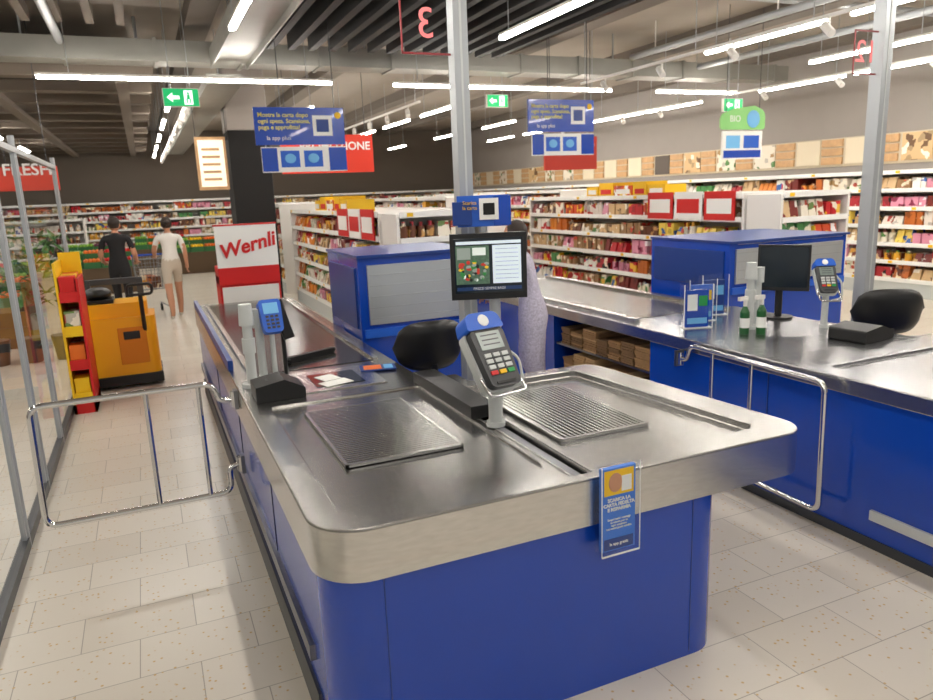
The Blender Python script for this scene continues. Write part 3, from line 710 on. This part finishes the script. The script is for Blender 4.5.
q = B('promotional_floor_display')
q.bx(-.09, .09, -.3, .3, 0, .1, RED); q.bx(-.09, -.07, -.3, .3, 0, 1.34, YELLOW); q.bx(.07, .09, -.3, .3, 0, 1.2, RED); q.bx(-.09, .09, .27, .3, 0, 1.4, YELLOW)
for i in range(4):
    z = .12+i*.3; q.bx(-.07, .07, -.3, .27, z-.02, z, RED); q.bx(-.07, .07, -.31, -.29, z-.02, z+.07, RED if i % 2 else YELLOW)
    for k in range(3): q.bx(-.06, .06, -.28+k*.18, -.12+k*.18, z+.001, z+.2, [YELLOW, ORANGE, PM[5], RED][(i+k) % 4])
q.build(loc=(-.665, 7.35, 0))
q = B('pallet_stacker'); YEL = mat('machine_yellow', '#f7b012', .4)
q.prism(rpoly([(-.36, -.3, .08), (.36, -.3, .08), (.36, .25, .05), (-.36, .25, .05)], 5), .1, .72, YEL); q.prism(rpoly([(-.33, -.26, .12), (.3, -.26, .12), (.3, .2, .05), (-.33, .2, .05)], 5), .72, .86, YEL)
q.bx(-.37, .37, -.31, .26, .04, .14, BLACK); q.bx(.0, .26, -.308, -.29, .25, .62, mat('machine_orange', '#d98208', .5)); q.bx(.05, .2, -.315, -.3, .5, .58, BLACK); q.bx(-.28, -.0, -.22, .1, .86, .9, BLACK)
q.ell((-.14, -.06, .95), (.13, .14, .07), BLACK)
for x in (-.28, .22): q.bx(x, x+.06, .26, .34, .1, 1.05, DGREY)
q.bx(-.28, .28, .27, .33, 1.0, 1.06, DGREY); q.bx(-.25, .26, .29, .33, .7, .76, DGREY)
q.tube(fillet3([(.25, -.25, .5), (.25, -.40, .8), (.25, -.42, .95)], .1), .02, BLACK); q.tube(fillet3([(.14, -.42, .95), (.14, -.44, 1.05), (.36, -.44, 1.05), (.36, -.42, .95), (.14, -.42, .95)], .04), .014, BLACK)
for x in (-.24, .14): q.bx(x, x+.12, .36, 1.25, .08, .13, DGREY); q.cyl((x, 1.15, .05), (x+.12, 1.15, .05), .05, BLACK)
for x in (-.32, .24): q.cyl((x, -.1, .08), (x+.08, -.1, .08), .08, BLACK)
q.build(loc=(-.36, 8.1, 0), rz=.0, bevel=.006)
for (x, y) in ((-2.6, 14.6), (-.9, 17.2), (-3.6, 12.5), (1.4, 20.5), (-2.2, 11.4), (-1.2, 20.2), (.4, 23.2)):
    q = B('fruit_display_stand'); q.bx(-.7, .7, -.4, .4, 0, .55, mat('dark_wood', '#5d4a34', .7)); 
    for k in range(4):
        x0 = -.68+k*.345; m_ = random.choice([RED, ORANGE, YELLOW, mat('fruit_green', '#7fae3a', .5), mat('fruit_purple', '#6a2f4a', .5)])
        for lv in range(2):
            q.bx(x0, x0+.33, -.38+lv*.38, -.02+lv*.38, .55+lv*.16, .68+lv*.16, mat('crate_green', '#2f6d3a', .5))
            for n_ in range(12): q.ell((x0+.05+(n_ % 4)*.075, -.33+lv*.38+(n_//4)*.11, .7+lv*.16), (.045, .045, .045), m_, n=8, k=5)
    q.bx(-.7, .7, .0, .4, .55, .71, mat('dark_wood', '#5d4a34', .7))
    q.build(loc=(x, y, 0), rz=random.uniform(-.1, .1))
q = B('potted_plants')
for i in range(3):
    x = i*.35; q.cyl((x, 0, 0), (x, 0, .3), .1, DGREY, r2=.14); q.cyl((x, 0, .3), (x, 0, .9), .012, WOOD, n=6)
    for k in range(60):
        a = random.uniform(0, 6.28); r_ = random.uniform(.03, .26); z = random.uniform(.7, 1.55); t = random.uniform(-.5, .8)
        M_ = Matrix.Translation((x+r_*math.cos(a), r_*math.sin(a), z)) @ Matrix.Rotation(a, 4, 'Z') @ Matrix.Rotation(t, 4, 'Y')
        q.add([(-.1, 0, 0), (0, -.04, .01), (.12, 0, -.02), (0, .04, .01)], [(0, 1, 2, 3)], mat('leaf', '#4c7a38', .6), M_)
q.build(loc=(-1.75, 9.9, 0))

# ------------------------------------------------------------ people
SKIN = mat('skin', '#c08a6c', .55)
HAIR = mat('hair_dark', '#2a1d15', .6)
def person(name, loc, rz, J, zone, sc=1., hair='short', curl=.03):
    names = list(J); idx = {n: i for i, n in enumerate(names)}
    E = [('pelvis', 'spine'), ('spine', 'chest'), ('chest', 'neck'), ('neck', 'headb')]
    for s in 'LR': E += [('chest', 'sh'+s), ('sh'+s, 'el'+s), ('el'+s, 'wr'+s), ('wr'+s, 'pm'+s), ('pelvis', 'hip'+s), ('hip'+s, 'kn'+s), ('kn'+s, 'cf'+s), ('cf'+s, 'an'+s), ('an'+s, 'to'+s)]
    me = bpy.data.meshes.new(name); me.from_pydata([J[n][0] for n in names], [(idx[a], idx[b]) for a, b in E], [])
    o = bpy.data.objects.new(name, me); C.scene.collection.objects.link(o)
    o.modifiers.new('skin', 'SKIN'); sv = me.skin_vertices[0].data
    for i, n in enumerate(names):
        r = J[n][1]; sv[i].radius = r if isinstance(r, tuple) else (r, r); sv[i].use_root = (n == 'pelvis')
    sb = o.modifiers.new('sub', 'SUBSURF'); sb.levels = 2; sb.render_levels = 2
    dg = C.evaluated_depsgraph_get(); m2 = bpy.data.meshes.new_from_object(o.evaluated_get(dg))
    bpy.data.objects.remove(o)
    b = B(name)
    ms = {}
    for p in m2.polygons:
        c_ = p.center; m_ = zone(c_); ms.setdefault(m_, []).append(list(p.vertices))
    b.v += [v.co.copy() for v in m2.vertices]
    for m_, fl in ms.items():
        i = b.mi(m_)
        for f_ in fl: b.f.append(f_); b.m.append(i); b.sm.append(True)
    hb = Vector(J['headb'][0]); hc = hb+Vector((0, .015, .075))
    b.ell(hc, (.073, .09, .108), SKIN, n=18, k=12); b.ell(hc+Vector((0, .088, -.012)), (.013, .018, .022), SKIN, n=8, k=6)
    for s in (-1, 1): b.ell(hc+Vector((s*.074, 0, -.01)), (.012, .022, .032), SKIN, n=8, k=6); b.ell(hc+Vector((s*.03, .08, .012)), (.013, .009, .009), PAPER, n=8, k=6); b.ell(hc+Vector((s*.03, .087, .012)), (.006, .004, .006), HAIR, n=6, k=4)
    b.ell(hc+Vector((0, .081, -.05)), (.024, .008, .007), mat('lips', '#8f4a42', .5), n=8, k=4)
    b.ell(hc+Vector((0, -.018, .022)), (.084, .092, .103), HAIR, n=18, k=12)
    if hair == 'bun': b.ell(hc+Vector((0, -.1, .03)), (.045, .04, .045), HAIR)
    if hair == 'long': b.ell(hc+Vector((0, -.06, -.09)), (.075, .045, .15), HAIR)
    for s in 'LR':
        w_ = Vector(J['wr'+s][0]); p_ = Vector(J['pm'+s][0]); d = (p_-w_).normalized(); sd = Vector((0, 1, 0)) if abs(d.y) < .7 else Vector((1, 0, 0))
        sd = (sd-d*sd.dot(d)).normalized(); nn = d.cross(sd)
        for k in range(4):
            ln = [.062, .07, .066, .05][k]; o0 = p_+sd*(.027-.018*k)
            b.tube([o0-d*.02, o0+d*ln*.45, o0+d*ln*.8+nn*curl*.4, o0+d*ln*.95+nn*curl], [.009, .0085, .008, .006], SKIN, 6)
        o0 = w_+d*.03+sd*.02; b.tube([o0, o0+sd*.03+d*.03, o0+sd*.035+d*.06+nn*.01], [.011, .01, .007], SKIN, 6)
    ob = b.build(loc=loc, rz=rz); ob.scale = (sc, sc, sc)
    return ob
def basej(step=.14, armL=None, armR=None, lean=.0):
    J = {'pelvis': ((0, 0, .92), (.135, .10)), 'spine': ((0, lean*.3, 1.08), (.115, .085)), 'chest': ((0, lean*.7, 1.27), (.135, .095)), 'neck': ((0, lean, 1.405), .05), 'headb': ((0, lean+.01, 1.46), .045)}
    for s, sg in (('L', -1), ('R', 1)):
        st = step*sg
        J['sh'+s] = ((sg*.165, lean*.85, 1.34), .056)
        a = (armL if s == 'L' else armR) or [(sg*.215, -.03+lean*.5, 1.09), (sg*.215, .09, .88), (sg*.21, .12, .81)]
        J['el'+s] = (a[0], .042); J['wr'+s] = (a[1], .028); J['pm'+s] = (a[2], (.018, .034))
        J['hip'+s] = ((sg*.09, st*.1, .86), .09); J['kn'+s] = ((sg*.09, st*.7+.03, .48), .058); J['cf'+s] = ((sg*.092, st*.95-.02, .33), .056)
        J['an'+s] = ((sg*.09, st*1.3-.02, .085 + (.04 if st < 0 else 0)), .036); J['to'+s] = ((sg*.095, st*1.3+.13, .035), (.04, .028))
    return J
TOPW = mat('white_tshirt', '#e4e0da', .8, noise=.05); BEI = mat('beige_shorts', '#c4b8a8', .8); BLK = mat('black_clothes', '#17171a', .8); SHOE = mat('white_shoes', '#d8d4cc', .6); DRS = mat('patterned_dress', '#b4afc0', .8, noise=.6, nscale=60)
def z_woman(c_):
    if c_.z < .075: return SHOE
    if abs(c_.x) > .19 and c_.z < 1.22: return SKIN
    if c_.z > 1.40: return SKIN
    if c_.z > .98: return TOPW
    if c_.z > .60: return BEI
    return SKIN
def z_man(c_):
    if c_.z < .075: return BLACK
    if abs(c_.x) > .19 and c_.z < 1.18: return SKIN
    if c_.z > 1.41: return SKIN
    return BLK
def z_dress(c_):
    if c_.z < .075: return BLACK
    if abs(c_.x) > .2 and c_.z < 1.1: return SKIN
    if c_.z > 1.42: return SKIN
    if c_.z > .4: return DRS
    return SKIN
wm = basej(.17, armL=[(-.23, .05, 1.12), (-.2, .26, 1.03), (-.2, .33, 1.02)], armR=[(.22, -.05, 1.1), (.24, .02, .88), (.24, .03, .81)])
person('woman_shopper', (.33, 12.3, 0), .1, wm, z_woman, .97, 'bun')
mn = basej(-.12, armL=[(-.24, .02, 1.1), (-.25, .2, .98), (-.24, .27, .96)], armR=[(.23, 0, 1.1), (.22, .18, .97), (.2, .25, .95)])
person('man_shopper', (-.40, 12.0, 0), -.15, mn, z_man, 1.0, 'short')
dj = basej(.04, lean=.12, armL=[(-.21, .12, 1.12), (-.15, .32, 1.04), (-.12, .38, 1.03)], armR=[(.21, .12, 1.12), (.15, .32, 1.02), (.12, .38, 1.0)])
for k_ in ('hipL', 'hipR'): dj[k_] = (dj[k_][0], .125)
for k_ in ('knL', 'knR'): dj[k_] = (dj[k_][0], .115)
person('woman_customer', (2.74, 4.95, 0), .9, dj, z_dress, .95, 'long')
def cart(loc, rz):
    q = B('shopping_cart'); WI = mat('cart_wire', '#8c9094', .3, .9)
    z0, z1 = .45, .95; b0 = [(-.2, .05), (.2, .05), (.17, .7), (-.17, .7)]; b1 = [(-.26, -.05), (.26, -.05), (.2, .82), (-.2, .82)]
    def rect(p, z, r): q.tube(fillet3([(*a, z) for a in p]+[(*p[0], z)], .03), r, WI, 6)
    rect(b1, z1, .01); rect(b0, z0, .008)
    for t in (.25, .5, .75): rect([(b0[i][0]*(1-t)+b1[i][0]*t, b0[i][1]*(1-t)+b1[i][1]*t) for i in range(4)], z0+(z1-z0)*t, .004)
    for i in range(4):
        for k in range(8):
            t = k/8; a0 = Vector(b0[i]).lerp(Vector(b0[(i+1) % 4]), t); a1 = Vector(b1[i]).lerp(Vector(b1[(i+1) % 4]), t); q.cyl((*a0, z0), (*a1, z1), .003, WI, n=5)
    for k in range(8): x = -.17+k*.048; q.cyl((x, .05, z0), (x*.85, .7, z0), .003, WI, n=5)
    q.cyl((-.27, -.12, 1.02), (.27, -.12, 1.02), .016, BLUE)
    for s in (-1, 1):
        q.tube(fillet3([(s*.25, -.12, 1.02), (s*.24, .0, .9), (s*.2, .05, .3), (s*.24, -.02, .14)], .05), .011, WI, 6); q.tube([(s*.24, -.02, .14), (s*.18, .75, .14)], .011, WI, 6)
        for y, x in ((-.0, .24), (.73, .18)): q.cyl((s*x-.015, y, .06), (s*x+.015, y, .06), .06, BLACK); q.cyl((s*x, y, .08), (s*x, y, .15), .01, WI, n=6)
    for i in range(5): q.box((random.uniform(-.1, .1), .2+i*.1, .55), (.12, .09, .18), random.choice(PM))
    q.build(loc=loc, rz=rz)
cart((.02, 12.75, 0), .1)
